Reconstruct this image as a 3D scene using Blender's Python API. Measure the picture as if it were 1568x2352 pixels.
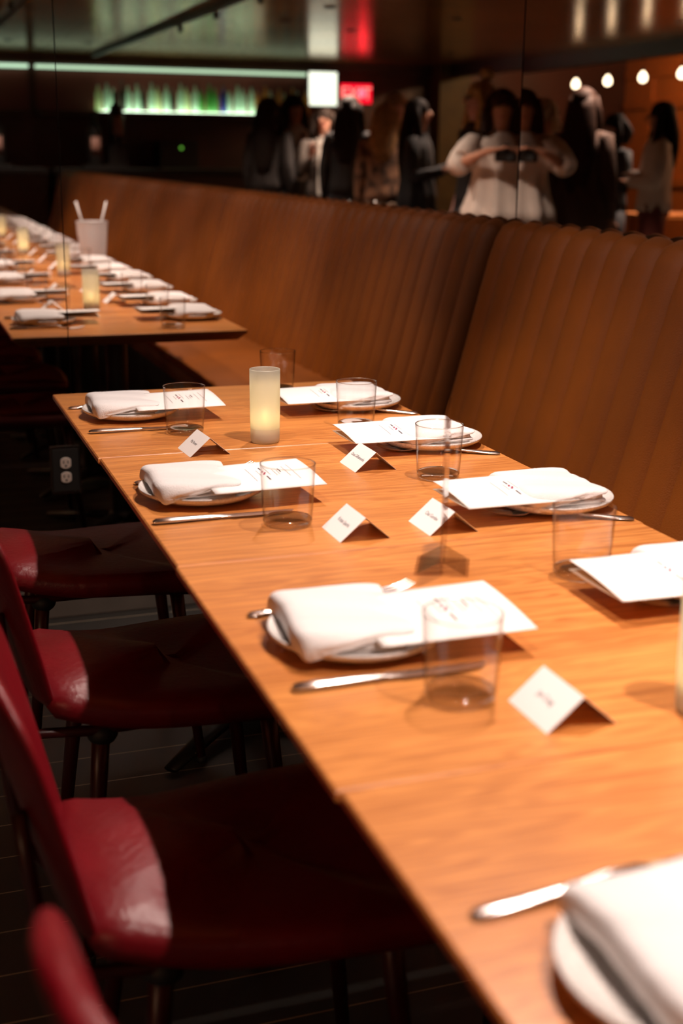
import bpy, bmesh, math, random
from mathutils import Vector, Matrix
random.seed(7)
S = bpy.context.scene
for o in list(bpy.data.objects): bpy.data.objects.remove(o)
COL = S.collection
PI = math.pi

# ------------------------------------------------------------------ camera
CZ = 1.32
YAW, PITCH, ROLL, FPX = 0.3356, 0.2709, 0.0101, 2971.15
F = Vector((math.sin(YAW)*math.cos(PITCH), math.cos(YAW)*math.cos(PITCH), -math.sin(PITCH)))
R0 = Vector((math.cos(YAW), -math.sin(YAW), 0)); U0 = R0.cross(F)
R1 = R0*math.cos(ROLL)+U0*math.sin(ROLL); U1 = -R0*math.sin(ROLL)+U0*math.cos(ROLL)
cd = bpy.data.cameras.new('camera'); cam = bpy.data.objects.new('camera', cd); COL.objects.link(cam)
m = Matrix((R1, U1, -F)).transposed().to_4x4(); m.translation = Vector((0, 0, CZ)); cam.matrix_world = m
cd.sensor_fit = 'VERTICAL'; cd.sensor_height = 36; cd.sensor_width = 24
cd.lens = FPX/2352*36; cd.clip_start = 0.02; cd.clip_end = 60
cd.dof.use_dof = True; cd.dof.focus_distance = 2.5; cd.dof.aperture_fstop = 2.9; cd.dof.aperture_blades = 0
S.camera = cam

# ------------------------------------------------------------------ world, exposure
S.view_settings.view_transform = 'Standard'; S.view_settings.look = 'None'
S.view_settings.exposure = 0.0; S.view_settings.gamma = 1; S.view_settings.use_curve_mapping = False
w = bpy.data.worlds.new('world'); S.world = w; w.use_nodes = True
w.node_tree.nodes['Background'].inputs[0].default_value = (1.0, 0.62, 0.38, 1)
w.node_tree.nodes['Background'].inputs[1].default_value = 0.004
S.cycles.max_bounces = 12; S.cycles.transparent_max_bounces = 32; S.cycles.glossy_bounces = 8
S.cycles.transmission_bounces = 10; S.cycles.sample_clamp_indirect = 4; S.cycles.caustics_reflective = False
S.cycles.caustics_refractive = False; S.cycles.use_denoising = True

# ------------------------------------------------------------------ layout constants (metres)
XL, XR, YE, TL, YM, XS = 0.355, 1.118, 3.148, 0.7077, 3.660, 1.833
TZ = 0.75; CEIL = 2.39; YB = -8.62; XW = -5.6
NT = 11
LEFT_Y = [2.83, 2.10, 1.395, 0.69] + [0.69-0.71*k for k in range(1, 8)]
RIGHT_Y = [2.80, 2.365, 1.885, 1.44, 0.98] + [0.98-0.463*k for k in range(1, 11)]

def at(u, Yv):
    u = u+43 if u < 1190 else u-43
    d = F+R1*((u-784)/FPX)-U1*((300-1176)/FPX)
    x = d.x*Yv/d.y
    return (2*XS-x, 2*YM-Yv), math.atan2(x, Yv)
BX = lambda u: at(u, 2*YM-YB-0.1)[0][0]

# lamps: name, location, aim, watts, cone, blend, radius, colour
WARM = (1.0, 0.81, 0.71)
def spot(name, loc, aim, watts, cone, blend=0.3, rad=0.03, col=WARM):
    l = bpy.data.lights.new(name, 'SPOT'); l.energy = watts; l.spot_size = math.radians(cone); l.spot_blend = blend
    l.shadow_soft_size = rad; l.color = col
    o = bpy.data.objects.new(name, l); COL.objects.link(o); o.location = loc
    o.rotation_euler = (Vector(aim)-Vector(loc)).to_track_quat('-Z', 'Y').to_euler()
    return o
def point(name, loc, watts, rad=0.03, col=WARM):
    l = bpy.data.lights.new(name, 'POINT'); l.energy = watts; l.shadow_soft_size = rad; l.color = col
    o = bpy.data.objects.new(name, l); COL.objects.link(o); o.location = loc
    return o
TRACK_X = 1.07
TRACK_SPOTS = [2.95, 1.75, 0.55, -0.65, -1.85, -3.05, -4.25]
for y in TRACK_SPOTS:
    k = 1.0 if y > 2 else (1.45 if y > 0 else 1.0)
    spot('track_lamp_light', (0.98, y, 2.25), (0.62, y-0.05, 0.75), 72*k, 92, 0.5, 0.025)
DOWN_SPOTS = [3.10, 1.95, 0.80, -0.35, -1.50, -2.65, -3.80]
for y in DOWN_SPOTS:
    k = 1.0 if y > 2 else (1.5 if y > 0 else 1.0)
    spot('aisle_lamp_light', (0.22, y, CEIL-0.03), (1.95, y, 0.70), 25*k, 74, 0.2, 0.025)
ROOM_FILLS = ((-1.3, -1.3, 360, 66), (-2.6, -2.6, 430, 78), (-0.6, -4.4, 420, 75), (-2.3, -0.9, 560, 64), (-2.6, -6.6, 260, 80), (-1.0, -3.0, 200, 66), (-0.62, 0.25, 110, 44), (1.35, -6.95, 90, 70))  # added fill lamps that brighten the people, photographer and bar end
for x, y, e, cn in ROOM_FILLS:
    spot('room_fill_light', (x, y, CEIL-0.03), (x, y, 0), e, cn, 0.6, 0.05)

# ------------------------------------------------------------------ materials
def nt(name):
    mt = bpy.data.materials.new(name); mt.use_nodes = True
    t = mt.node_tree; b = t.nodes['Principled BSDF']
    return mt, t, b
def mat(name, c, rough=0.5, metal=0.0, spec=0.5, bump=0, scale=200, var=0.0, vscale=20, coat=0, sheen=0, emit=None, es=0):
    mt, t, b = nt(name); c = (*c, 1) if len(c) == 3 else c
    b.inputs['Base Color'].default_value = c; b.inputs['Roughness'].default_value = rough
    b.inputs['Metallic'].default_value = metal; b.inputs['Specular IOR Level'].default_value = spec
    b.inputs['Coat Weight'].default_value = coat; b.inputs['Sheen Weight'].default_value = sheen
    tc = t.nodes.new('ShaderNodeTexCoord')
    if var:
        n = t.nodes.new('ShaderNodeTexNoise'); n.inputs['Scale'].default_value = vscale; n.inputs['Detail'].default_value = 5
        t.links.new(tc.outputs['Object'], n.inputs['Vector'])
        r = t.nodes.new('ShaderNodeValToRGB'); r.color_ramp.elements[0].position = 0.35; r.color_ramp.elements[1].position = 0.65
        r.color_ramp.elements[0].color = tuple(v*(1-var) for v in c[:3])+(1,)
        r.color_ramp.elements[1].color = tuple(min(1, v*(1+var)) for v in c[:3])+(1,)
        t.links.new(n.outputs['Fac'], r.inputs['Fac']); t.links.new(r.outputs['Color'], b.inputs['Base Color'])
    if bump:
        n = t.nodes.new('ShaderNodeTexNoise'); n.inputs['Scale'].default_value = scale; n.inputs['Detail'].default_value = 4
        t.links.new(tc.outputs['Object'], n.inputs['Vector'])
        bp = t.nodes.new('ShaderNodeBump'); bp.inputs['Strength'].default_value = bump; bp.inputs['Distance'].default_value = 0.002
        t.links.new(n.outputs['Fac'], bp.inputs['Height']); t.links.new(bp.outputs['Normal'], b.inputs['Normal'])
    if emit:
        b.inputs['Emission Color'].default_value = (*emit, 1); b.inputs['Emission Strength'].default_value = es
    return mt
def wood(name, c1, c2, grain='X', rough=0.35, coat=0.25, board=0.095, scale=1.0):
    mt, t, b = nt(name); N = t.nodes.new; Lk = t.links.new
    tc = N('ShaderNodeTexCoord'); mp = N('ShaderNodeMapping')
    oi = N('ShaderNodeObjectInfo'); sh = N('ShaderNodeVectorMath'); sh.operation = 'SCALE'; sh.inputs[0].default_value = (13, 7, 5)
    Lk(oi.outputs['Random'], sh.inputs['Scale'])
    ad = N('ShaderNodeVectorMath'); ad.operation = 'ADD'; Lk(tc.outputs['Object'], ad.inputs[0]); Lk(sh.outputs[0], ad.inputs[1])
    Lk(ad.outputs[0], mp.inputs['Vector'])
    st = (1.6, 16, 16) if grain == 'X' else ((16, 16, 1.6) if grain == 'Z' else (16, 1.6, 16))
    mp.inputs['Scale'].default_value = tuple(v*scale for v in st)
    # boards
    sp = N('ShaderNodeSeparateXYZ'); Lk(ad.outputs[0], sp.inputs[0])
    dv = N('ShaderNodeMath'); dv.operation = 'DIVIDE'; dv.inputs[1].default_value = board
    Lk(sp.outputs['Y' if grain == 'X' else 'X'], dv.inputs[0])
    fl = N('ShaderNodeMath'); fl.operation = 'FLOOR'; Lk(dv.outputs[0], fl.inputs[0])
    wn = N('ShaderNodeTexWhiteNoise'); wn.noise_dimensions = '1D'; Lk(fl.outputs[0], wn.inputs['W'])
    off = N('ShaderNodeVectorMath'); off.operation = 'SCALE'; off.inputs[0].default_value = (9, 4, 3); Lk(wn.outputs['Value'], off.inputs['Scale'])
    ad2 = N('ShaderNodeVectorMath'); ad2.operation = 'ADD'; Lk(mp.outputs[0], ad2.inputs[0]); Lk(off.outputs[0], ad2.inputs[1])
    n1 = N('ShaderNodeTexNoise'); n1.inputs['Scale'].default_value = 1.3; n1.inputs['Detail'].default_value = 3; n1.inputs['Distortion'].default_value = 0.6
    Lk(ad2.outputs[0], n1.inputs['Vector'])
    ml = N('ShaderNodeMath'); ml.operation = 'MULTIPLY'; ml.inputs[1].default_value = 70; Lk(n1.outputs['Fac'], ml.inputs[0])
    sn = N('ShaderNodeMath'); sn.operation = 'SINE'; Lk(ml.outputs[0], sn.inputs[0])
    n2 = N('ShaderNodeTexNoise'); n2.inputs['Scale'].default_value = 7; n2.inputs['Detail'].default_value = 6; n2.inputs['Roughness'].default_value = 0.7
    mp2 = N('ShaderNodeVectorMath'); mp2.operation = 'MULTIPLY'; mp2.inputs[1].default_value = (0.35, 3, 3) if grain == 'X' else ((3, 3, 0.35) if grain == 'Z' else (3, .35, 3))
    Lk(ad2.outputs[0], mp2.inputs[0]); Lk(mp2.outputs[0], n2.inputs['Vector'])
    mx = N('ShaderNodeMath'); mx.operation = 'MULTIPLY_ADD'; mx.inputs[1].default_value = 0.085; Lk(sn.outputs[0], mx.inputs[0]); Lk(n2.outputs['Fac'], mx.inputs[2])
    mb = N('ShaderNodeMath'); mb.operation = 'MULTIPLY_ADD'; mb.inputs[1].default_value = 0.16; Lk(wn.outputs['Value'], mb.inputs[0]); Lk(mx.outputs[0], mb.inputs[2])
    r = N('ShaderNodeValToRGB'); r.color_ramp.elements[0].position = 0.33; r.color_ramp.elements[1].position = 0.80
    r.color_ramp.elements[0].color = (*c1, 1); r.color_ramp.elements[1].color = (*c2, 1)
    Lk(mb.outputs[0], r.inputs['Fac']); Lk(r.outputs['Color'], b.inputs['Base Color'])
    b.inputs['Roughness'].default_value = rough; b.inputs['Coat Weight'].default_value = coat; b.inputs['Coat Roughness'].default_value = 0.22
    bp = N('ShaderNodeBump'); bp.inputs['Strength'].default_value = 0.12; bp.inputs['Distance'].default_value = 0.001
    Lk(n2.outputs['Fac'], bp.inputs['Height']); Lk(bp.outputs['Normal'], b.inputs['Normal'])
    return mt
def clear(name, tint=(0.998, 0.996, 0.994), edge=(0.50, 0.44, 0.40), k=1.0):
    """thin clear glass: straight transmission, Fresnel reflection, darker at grazing angles"""
    mt, t, b = nt(name); t.nodes.remove(b); N = t.nodes.new; Lk = t.links.new
    out = t.nodes['Material Output']
    lw = N('ShaderNodeLayerWeight'); lw.inputs['Blend'].default_value = 0.5
    pw = N('ShaderNodeMath'); pw.operation = 'POWER'; pw.inputs[1].default_value = 5.0; Lk(lw.outputs['Facing'], pw.inputs[0])
    mc = N('ShaderNodeMix'); mc.data_type = 'RGBA'; mc.inputs[6].default_value = (*tint, 1); mc.inputs[7].default_value = (*edge, 1)
    Lk(pw.outputs[0], mc.inputs[0])
    tr = N('ShaderNodeBsdfTransparent'); Lk(mc.outputs[2], tr.inputs[0])
    gl = N('ShaderNodeBsdfGlossy'); gl.inputs['Roughness'].default_value = 0.03
    p5 = N('ShaderNodeMath'); p5.operation = 'POWER'; p5.inputs[1].default_value = 4.0; Lk(lw.outputs['Facing'], p5.inputs[0])
    mk = N('ShaderNodeMath'); mk.operation = 'MULTIPLY_ADD'; mk.inputs[1].default_value = 0.45*k; mk.inputs[2].default_value = 0.030*k; Lk(p5.outputs[0], mk.inputs[0])
    mx = N('ShaderNodeMixShader'); Lk(mk.outputs[0], mx.inputs[0]); Lk(tr.outputs[0], mx.inputs[1]); Lk(gl.outputs[0], mx.inputs[2])
    Lk(mx.outputs[0], out.inputs[0])
    return mt
def frosted(name, c, tl=0.75, gloss=0.06):
    mt, t, b = nt(name); t.nodes.remove(b); N = t.nodes.new; Lk = t.links.new; out = t.nodes['Material Output']
    df = N('ShaderNodeBsdfDiffuse'); df.inputs[0].default_value = (*c, 1)
    tr = N('ShaderNodeBsdfTranslucent'); tr.inputs[0].default_value = (*c, 1)
    a = N('ShaderNodeMixShader'); a.inputs[0].default_value = tl; Lk(df.outputs[0], a.inputs[1]); Lk(tr.outputs[0], a.inputs[2])
    g = N('ShaderNodeBsdfGlossy'); g.inputs['Roughness'].default_value = 0.35
    b2 = N('ShaderNodeMixShader'); b2.inputs[0].default_value = gloss; Lk(a.outputs[0], b2.inputs[1]); Lk(g.outputs[0], b2.inputs[2])
    Lk(b2.outputs[0], out.inputs[0]); return mt
def frosted_clear(name, c, fac=0.45):
    mt = frosted(name, c, 0.8); t = mt.node_tree; N = t.nodes.new; out = t.nodes['Material Output']
    src = out.inputs[0].links[0].from_socket
    rf = N('ShaderNodeBsdfRefraction'); rf.inputs['Color'].default_value = (0.95, 0.9, 0.8, 1); rf.inputs['IOR'].default_value = 1.25; rf.inputs['Roughness'].default_value = 0.9
    mx = N('ShaderNodeMixShader'); mx.inputs[0].default_value = fac
    t.links.new(src, mx.inputs[1]); t.links.new(rf.outputs[0], mx.inputs[2]); t.links.new(mx.outputs[0], out.inputs[0]); return mt
def emission(name, c, s):
    mt, t, b = nt(name); t.nodes.remove(b); e = t.nodes.new('ShaderNodeEmission'); e.inputs[0].default_value = (*c, 1); e.inputs[1].default_value = s
    t.links.new(e.outputs[0], t.nodes['Material Output'].inputs[0]); return mt

M = {}
M['table'] = wood('oak_table', (0.40, 0.122, 0.026), (0.80, 0.320, 0.082))
M['tablebase'] = mat('black_steel', (0.02, 0.018, 0.016), 0.45, 0.6)
M['leather_tan'] = mat('tan_leather', (0.235, 0.062, 0.0035), 0.55, spec=0.3, bump=0.5, scale=350, var=0.10, vscale=5)
M['leather_red'] = mat('red_leather', (0.15, 0.0020, 0.0065), 0.38, spec=0.4, bump=0.5, scale=90, var=0.12, vscale=9)
M['chairleg'] = mat('maroon_lacquer', (0.045, 0.004, 0.004), 0.35)
M['blackrub'] = mat('black_rubber', (0.01, 0.01, 0.01), 0.6)
M['napkin'] = mat('white_linen', (0.88, 0.85, 0.85), 0.85, bump=0.6, scale=500, sheen=0.3)
M['plate'] = mat('speckled_stoneware', (0.76, 0.72, 0.69), 0.22, coat=0.4, var=0.13, vscale=260)
M['paper'] = mat('white_card', (0.90, 0.88, 0.87), 0.65)
M['kraft'] = mat('beige_card', (0.80, 0.66, 0.52), 0.7)
M['ink'] = mat('grey_ink', (0.30, 0.29, 0.31), 0.7)
M['inkdark'] = mat('dark_ink', (0.08, 0.06, 0.08), 0.7)
M['inkred'] = mat('wine_red_ink', (0.35, 0.03, 0.10), 0.7)
M['steel'] = mat('polished_steel', (0.72, 0.68, 0.66), 0.22, 1.0, var=0.05, vscale=30)
M['glass'] = clear('tumbler_glass')
M['glassbase'] = clear('tumbler_base_glass', (0.93, 0.90, 0.87), (0.50, 0.43, 0.38), 4.0)
M['acrylic'] = clear('clear_acrylic', (0.975, 0.955, 0.95), (0.85, 0.76, 0.73), 1.6)
M['frost'] = frosted_clear('frosted_glass', (0.80, 0.78, 0.70), 0.3)
M['frostbase'] = frosted('frosted_glass_foot', (0.74, 0.70, 0.60), 0.5)
M['wax'] = mat('white_wax', (0.85, 0.78, 0.6), 0.5)
M['flame'] = emission('candle_flame', (1.0, 0.68, 0.28), 160)
M['mirror'] = mat('silvered_mirror', (0.80, 0.755, 0.71), 0.0, 1.0)
M['mirroredge'] = mat('polished_mirror_edge', (0.16, 0.12, 0.09), 0.3, 0.6)
M['darkwall'] = mat('dark_brown_paint', (0.05, 0.020, 0.010), 0.4, var=0.2, vscale=2)
M['blackwall'] = mat('near_black_paint', (0.012, 0.010, 0.009), 0.45)
M['redwall'] = mat('red_brown_panel', (0.055, 0.014, 0.007), 0.45, var=0.2, vscale=3)
M['olive'] = mat('olive_plaster', (0.07, 0.055, 0.014), 0.6, var=0.2, vscale=6)
M['ceiling'] = mat('glossy_bronze_ceiling', (0.50, 0.27, 0.095), 0.20, 0.70, var=0.18, vscale=1.3, bump=0.25, scale=3)
M['panelwood'] = wood('orange_wood_panel', (0.34, 0.095, 0.020), (0.58, 0.19, 0.045), 'Z', 0.35, 0.2, 0.4)
M['track'] = mat('black_track', (0.008, 0.008, 0.008), 0.5)
M['chrome'] = mat('chrome_trim', (0.5, 0.45, 0.42), 0.22, 1.0)
M['outletwhite'] = mat('beige_plastic', (0.72, 0.62, 0.55), 0.4)
M['baseboard'] = mat('grey_stone', (0.20, 0.18, 0.16), 0.4, var=0.1, vscale=8)

# floor: dark narrow tiles with pale joints running across the room
def floor_mat():
    mt, t, b = nt('dark_slate_planks'); N = t.nodes.new; Lk = t.links.new
    tc = N('ShaderNodeTexCoord'); sp = N('ShaderNodeSeparateXYZ'); Lk(tc.outputs['Object'], sp.inputs[0])
    a = N('ShaderNodeMath'); a.operation = 'SUBTRACT'; a.inputs[1].default_value = 2.699; Lk(sp.outputs['Y'], a.inputs[0])
    d = N('ShaderNodeMath'); d.operation = 'DIVIDE'; d.inputs[1].default_value = 0.127; Lk(a.outputs[0], d.inputs[0])
    pp = N('ShaderNodeMath'); pp.operation = 'PINGPONG'; pp.inputs[1].default_value = 0.5; Lk(d.outputs[0], pp.inputs[0])
    ls = N('ShaderNodeMath'); ls.operation = 'LESS_THAN'; ls.inputs[1].default_value = 0.014; Lk(pp.outputs[0], ls.inputs[0])
    n = N('ShaderNodeTexNoise'); n.inputs['Scale'].default_value = 4; n.inputs['Detail'].default_value = 6; Lk(tc.outputs['Object'], n.inputs['Vector'])
    r = N('ShaderNodeValToRGB'); r.color_ramp.elements[0].color = (0.018, 0.016, 0.014, 1); r.color_ramp.elements[1].color = (0.05, 0.046, 0.04, 1)
    Lk(n.outputs['Fac'], r.inputs['Fac'])
    mx = N('ShaderNodeMix'); mx.data_type = 'RGBA'; Lk(ls.outputs[0], mx.inputs[0]); Lk(r.outputs['Color'], mx.inputs[6]); mx.inputs[7].default_value = (0.42, 0.33, 0.22, 1)
    Lk(mx.outputs[2], b.inputs['Base Color']); b.inputs['Roughness'].default_value = 0.45
    return mt
M['floor'] = floor_mat()

# ------------------------------------------------------------------ mesh helpers
def add_box(bm, lo, hi, bev=0.0, seg=2):
    r = bmesh.ops.create_cube(bm, size=1.0); vs = r['verts']
    for v in vs:
        v.co = Vector([lo[i]+(v.co[i]+0.5)*(hi[i]-lo[i]) for i in range(3)])
    if bev:
        es = list({e for v in vs for e in v.link_edges})
        bmesh.ops.bevel(bm, geom=es, offset=bev, segments=seg, affect='EDGES', profile=0.6)
def loft(bm, rings, cap=True, closed=True):
    vr = [[bm.verts.new(p) for p in r] for r in rings]; n = len(vr[0])
    for a, b in zip(vr, vr[1:]):
        for i in range(n if closed else n-1):
            j = (i+1) % n; bm.faces.new((a[i], a[j], b[j], b[i]))
    if cap:
        bm.faces.new(list(reversed(vr[0]))); bm.faces.new(vr[-1])
    return vr
def ell(c, rx, ry, n=20, z=None):
    return [(c[0]+rx*math.cos(2*PI*i/n), c[1]+ry*math.sin(2*PI*i/n), c[2]) for i in range(n)]
def lathe(bm, prof, n=40, c=(0, 0, 0), cap=True):
    rings = [[(c[0]+r*math.cos(2*PI*i/n), c[1]+r*math.sin(2*PI*i/n), c[2]+z) for i in range(n)] for r, z in prof]
    loft(bm, rings, cap)
def tube(bm, pts, rad, n=12, flat=None):
    """sweep an ellipse along pts; rad per point; flat = z-scale per point"""
    pts = [Vector(p) for p in pts]; k = len(pts)
    rad = [rad]*k if not isinstance(rad, (list, tuple)) else rad
    flat = [1]*k if flat is None else ([flat]*k if not isinstance(flat, (list, tuple)) else flat)
    rings = []; px = None
    for i, p in enumerate(pts):
        d = (pts[min(i+1, k-1)]-pts[max(i-1, 0)]).normalized()
        if px is None:
            up = Vector((0, 0, 1)) if abs(d.z) < 0.9 else Vector((0, 1, 0))
            px = d.cross(up).normalized()
        px = (px-d*px.dot(d)).normalized(); py = px.cross(d).normalized()
        rings.append([tuple(p+px*math.cos(2*PI*j/n)*rad[i]+py*math.sin(2*PI*j/n)*rad[i]*flat[i]) for j in range(n)])
    loft(bm, rings)
def sphere(bm, c, r, seg=16, rings=10, sc=(1, 1, 1)):
    q = bmesh.ops.create_uvsphere(bm, u_segments=seg, v_segments=rings, radius=r)
    for v in q['verts']: v.co = Vector((v.co.x*sc[0]+c[0], v.co.y*sc[1]+c[1], v.co.z*sc[2]+c[2]))
def obj(name, bm, m, parent=None, smooth=True, sub=0, angle=None):
    bmesh.ops.recalc_face_normals(bm, faces=bm.faces)
    me = bpy.data.meshes.new(name); bm.to_mesh(me); bm.free()
    for mm in (m if isinstance(m, (list, tuple)) else [m]): me.materials.append(mm)
    if smooth:
        for p in me.polygons: p.use_smooth = True
        if angle: me.set_sharp_from_angle(angle=math.radians(angle))
    o = bpy.data.objects.new(name, me); COL.objects.link(o)
    if parent: o.parent = parent
    if sub:
        s = o.modifiers.new('subsurf', 'SUBSURF'); s.levels = sub; s.render_levels = sub
    return o
def B(): return bmesh.new()
def tag(o, label, cat, group=None):
    o['label'] = label; o['category'] = cat
    if group: o['group'] = group
    return o
def thing(name, label, cat, loc=(0, 0, 0), rz=0, group=None):
    o = bpy.data.objects.new(name, None); COL.objects.link(o); o.empty_display_size = 0.05
    o.location = loc; o.rotation_euler = (0, 0, rz); return tag(o, label, cat, group)
def dup(src, loc, rz, label, group=None):
    r = src.copy(); COL.objects.link(r); r.location = loc; r.rotation_euler = (0, 0, rz); r['label'] = label
    if group: r['group'] = group
    for ch in list(src.children):
        c = ch.copy(); COL.objects.link(c); c.parent = r
        for g in list(ch.children):
            d = g.copy(); COL.objects.link(d); d.parent = c
    return r
def struct(name, lo, hi, m, bev=0):
    bm = B(); add_box(bm, lo, hi, bev); o = obj(name, bm, m, smooth=False); o['kind'] = 'structure'; return o
class Maker:
    """first call places the prototype itself, later calls copy it"""
    def __init__(s, root): s.root = root; s.used = False
    def __call__(s, loc, rz, label, group=None):
        if not s.used:
            s.used = True; s.root.location = loc; s.root.rotation_euler = (0, 0, rz); s.root['label'] = label
            if group: s.root['group'] = group
            return s.root
        return dup(s.root, loc, rz, label, group)

ORD = 'first second third fourth fifth sixth seventh eighth ninth tenth eleventh twelfth thirteenth fourteenth fifteenth sixteenth seventeenth eighteenth nineteenth twentieth'.split()+['twenty-'+q for q in 'first second third fourth fifth sixth seventh eighth ninth'.split()]+['thirtieth']
# ------------------------------------------------------------------ room
struct('floor', (XW, YB, -0.05), (XS+0.06, YM+0.06, 0), M['floor'])
struct('ceiling', (-3.40, YB, CEIL), (XS+0.06, YM+0.06, CEIL+0.05), M['ceiling'])
struct('wall_far', (XW, YM+0.01, 0), (XS+0.12, YM+0.10, 2.95), M['blackwall'])
struct('wall_right', (XS+0.065, YB, 0), (XS+0.16, YM+0.1, 2.95), M['darkwall'])
struct('wall_back', (XW, YB-0.12, 0), (XS+0.16, YB, 2.95), M['redwall'])
struct('wall_left', (XW-0.1, YB, 0), (XW, YM+0.1, 2.95), M['panelwood'])
struct('baseboard_far', (-1.5, YM-0.025, 0.0), (XS-0.3, YM-0.002, 0.072), M['baseboard'], 0.003)
# lowered timber soffit along the side bay and the bay's own ceiling
struct('trim_1', (-3.55, YB, 2.25), (-3.38, YM, 2.9), M['blackwall'])
struct('ceiling_1', (XW, YB, 2.9), (-3.38, YM, 2.95), M['panelwood'])
# rails and panels on the timber wall
for i, (z0, z1) in enumerate(((0.0, 0.22), (0.95, 1.05), (1.9, 2.0), (2.28, 2.38))):
    struct('trim_%d' % (i+2), (XW, YB+0.05, z0), (XW+0.05, YM-0.05, z1), M['panelwood'], 0.008)
for i in range(9):
    y = -8.0+i*1.3
    struct('trim_%d' % (i+6), (XW, y, 0.22), (XW+0.04, y+0.12, 2.28), M['panelwood'], 0.008)
# olive pier in front of the back wall
struct('trim_16', (BX(1052), YB, 0), (BX(982), YB+0.35, CEIL), M['olive'])
struct('trim_17', (BX(982), YB, 2.28), (XS+0.05, YB+0.08, CEIL), M['darkwall'])

# mirrors ----------------------------------------------------------
DELTA = -0.0075      # the corner is a touch off square
def mirror_panel(label, lo, hi, axis, rot=None, group='wall mirror panels'):
    bm = B(); add_box(bm, lo, hi, 0.0)
    for f in bm.faces:
        f.material_index = 1
        c = f.calc_center_median()
        if (axis == 'Y' and abs(c.y-lo[1]) < 1e-5) or (axis == 'X' and abs(c.x-lo[0]) < 1e-5): f.material_index = 0
    o = obj('mirror_panel', bm, [M['mirror'], M['mirroredge']], smooth=False)
    o['label'] = label; o['category'] = 'mirror'; o['group'] = group
    return o
SEAM = 0.4635
for a, b, lb in ((SEAM-1.37, SEAM-0.0014, 'tall mirror panel on the end wall behind the electrical outlet'),
                 (SEAM+0.0014, XS-0.002, 'tall mirror panel on the end wall between the seam and the banquette corner')):
    mirror_panel(lb, (a, YM, 0.075), (b, YM+0.008, CEIL-0.002), 'Y')
ys = [YM-0.0035, 0.46, -2.74, -5.94, YB+0.01]
for i in range(4):
    lb = 'mirror panel on the side wall above the tan banquette back' if i == 0 else ORD[i]+' side-wall mirror panel from the corner, above the banquette back'
    o = mirror_panel(lb, (0, 0, 0.95), (0.008, ys[i]-ys[i+1]-0.002, CEIL-0.002), 'X')
    o.location = (XS+math.tan(DELTA)*(YM-ys[i+1]), ys[i+1]+0.001, 0); o.rotation_euler = (0, 0, DELTA)

# outlet -----------------------------------------------------------
t = thing('electrical_outlet', 'black double electrical outlet with a thin metal border on the dark end wall', 'outlet', (0.439, YM-0.001, 0.438))
bm = B(); add_box(bm, (-0.037, -0.007, -0.063), (0.037, 0.0, 0.063), 0.002); obj('faceplate', bm, M['blackrub'], t, False)
bm = B()
for lo, hi in (((-0.041, -0.008, -0.069), (-0.038, 0, 0.069)), ((0.038, -0.008, -0.069), (0.041, 0, 0.069)), ((-0.038, -0.008, -0.069), (0.038, 0, -0.066)), ((-0.038, -0.008, 0.066), (0.038, 0, 0.069))):
    add_box(bm, lo, hi)
obj('border', bm, M['chrome'], t, False)
for dz in (0.021, -0.021):
    bm = B(); prof = []
    ring = [(0.0165*max(-0.82, min(0.82, math.cos(a)))/0.9, 0.0165*math.sin(a)) for a in [2*PI*i/28 for i in range(28)]]
    loft(bm, [[(x, -0.007, z+dz) for x, z in ring], [(x*0.94, -0.0095, z*0.94+dz) for x, z in ring]])
    s = obj('socket', bm, M['outletwhite'], t, False)
    bm = B()
    add_box(bm, (-0.0075, -0.0100, dz-0.001), (-0.0050, -0.0094, dz+0.008)); add_box(bm, (0.0050, -0.0100, dz-0.001), (0.0075, -0.0094, dz+0.007))
    tube(bm, [(0, -0.0101, dz-0.008), (0, -0.0094, dz-0.008)], 0.0028, 12)
    obj('slot', bm, M['blackrub'], s, False)

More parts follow.
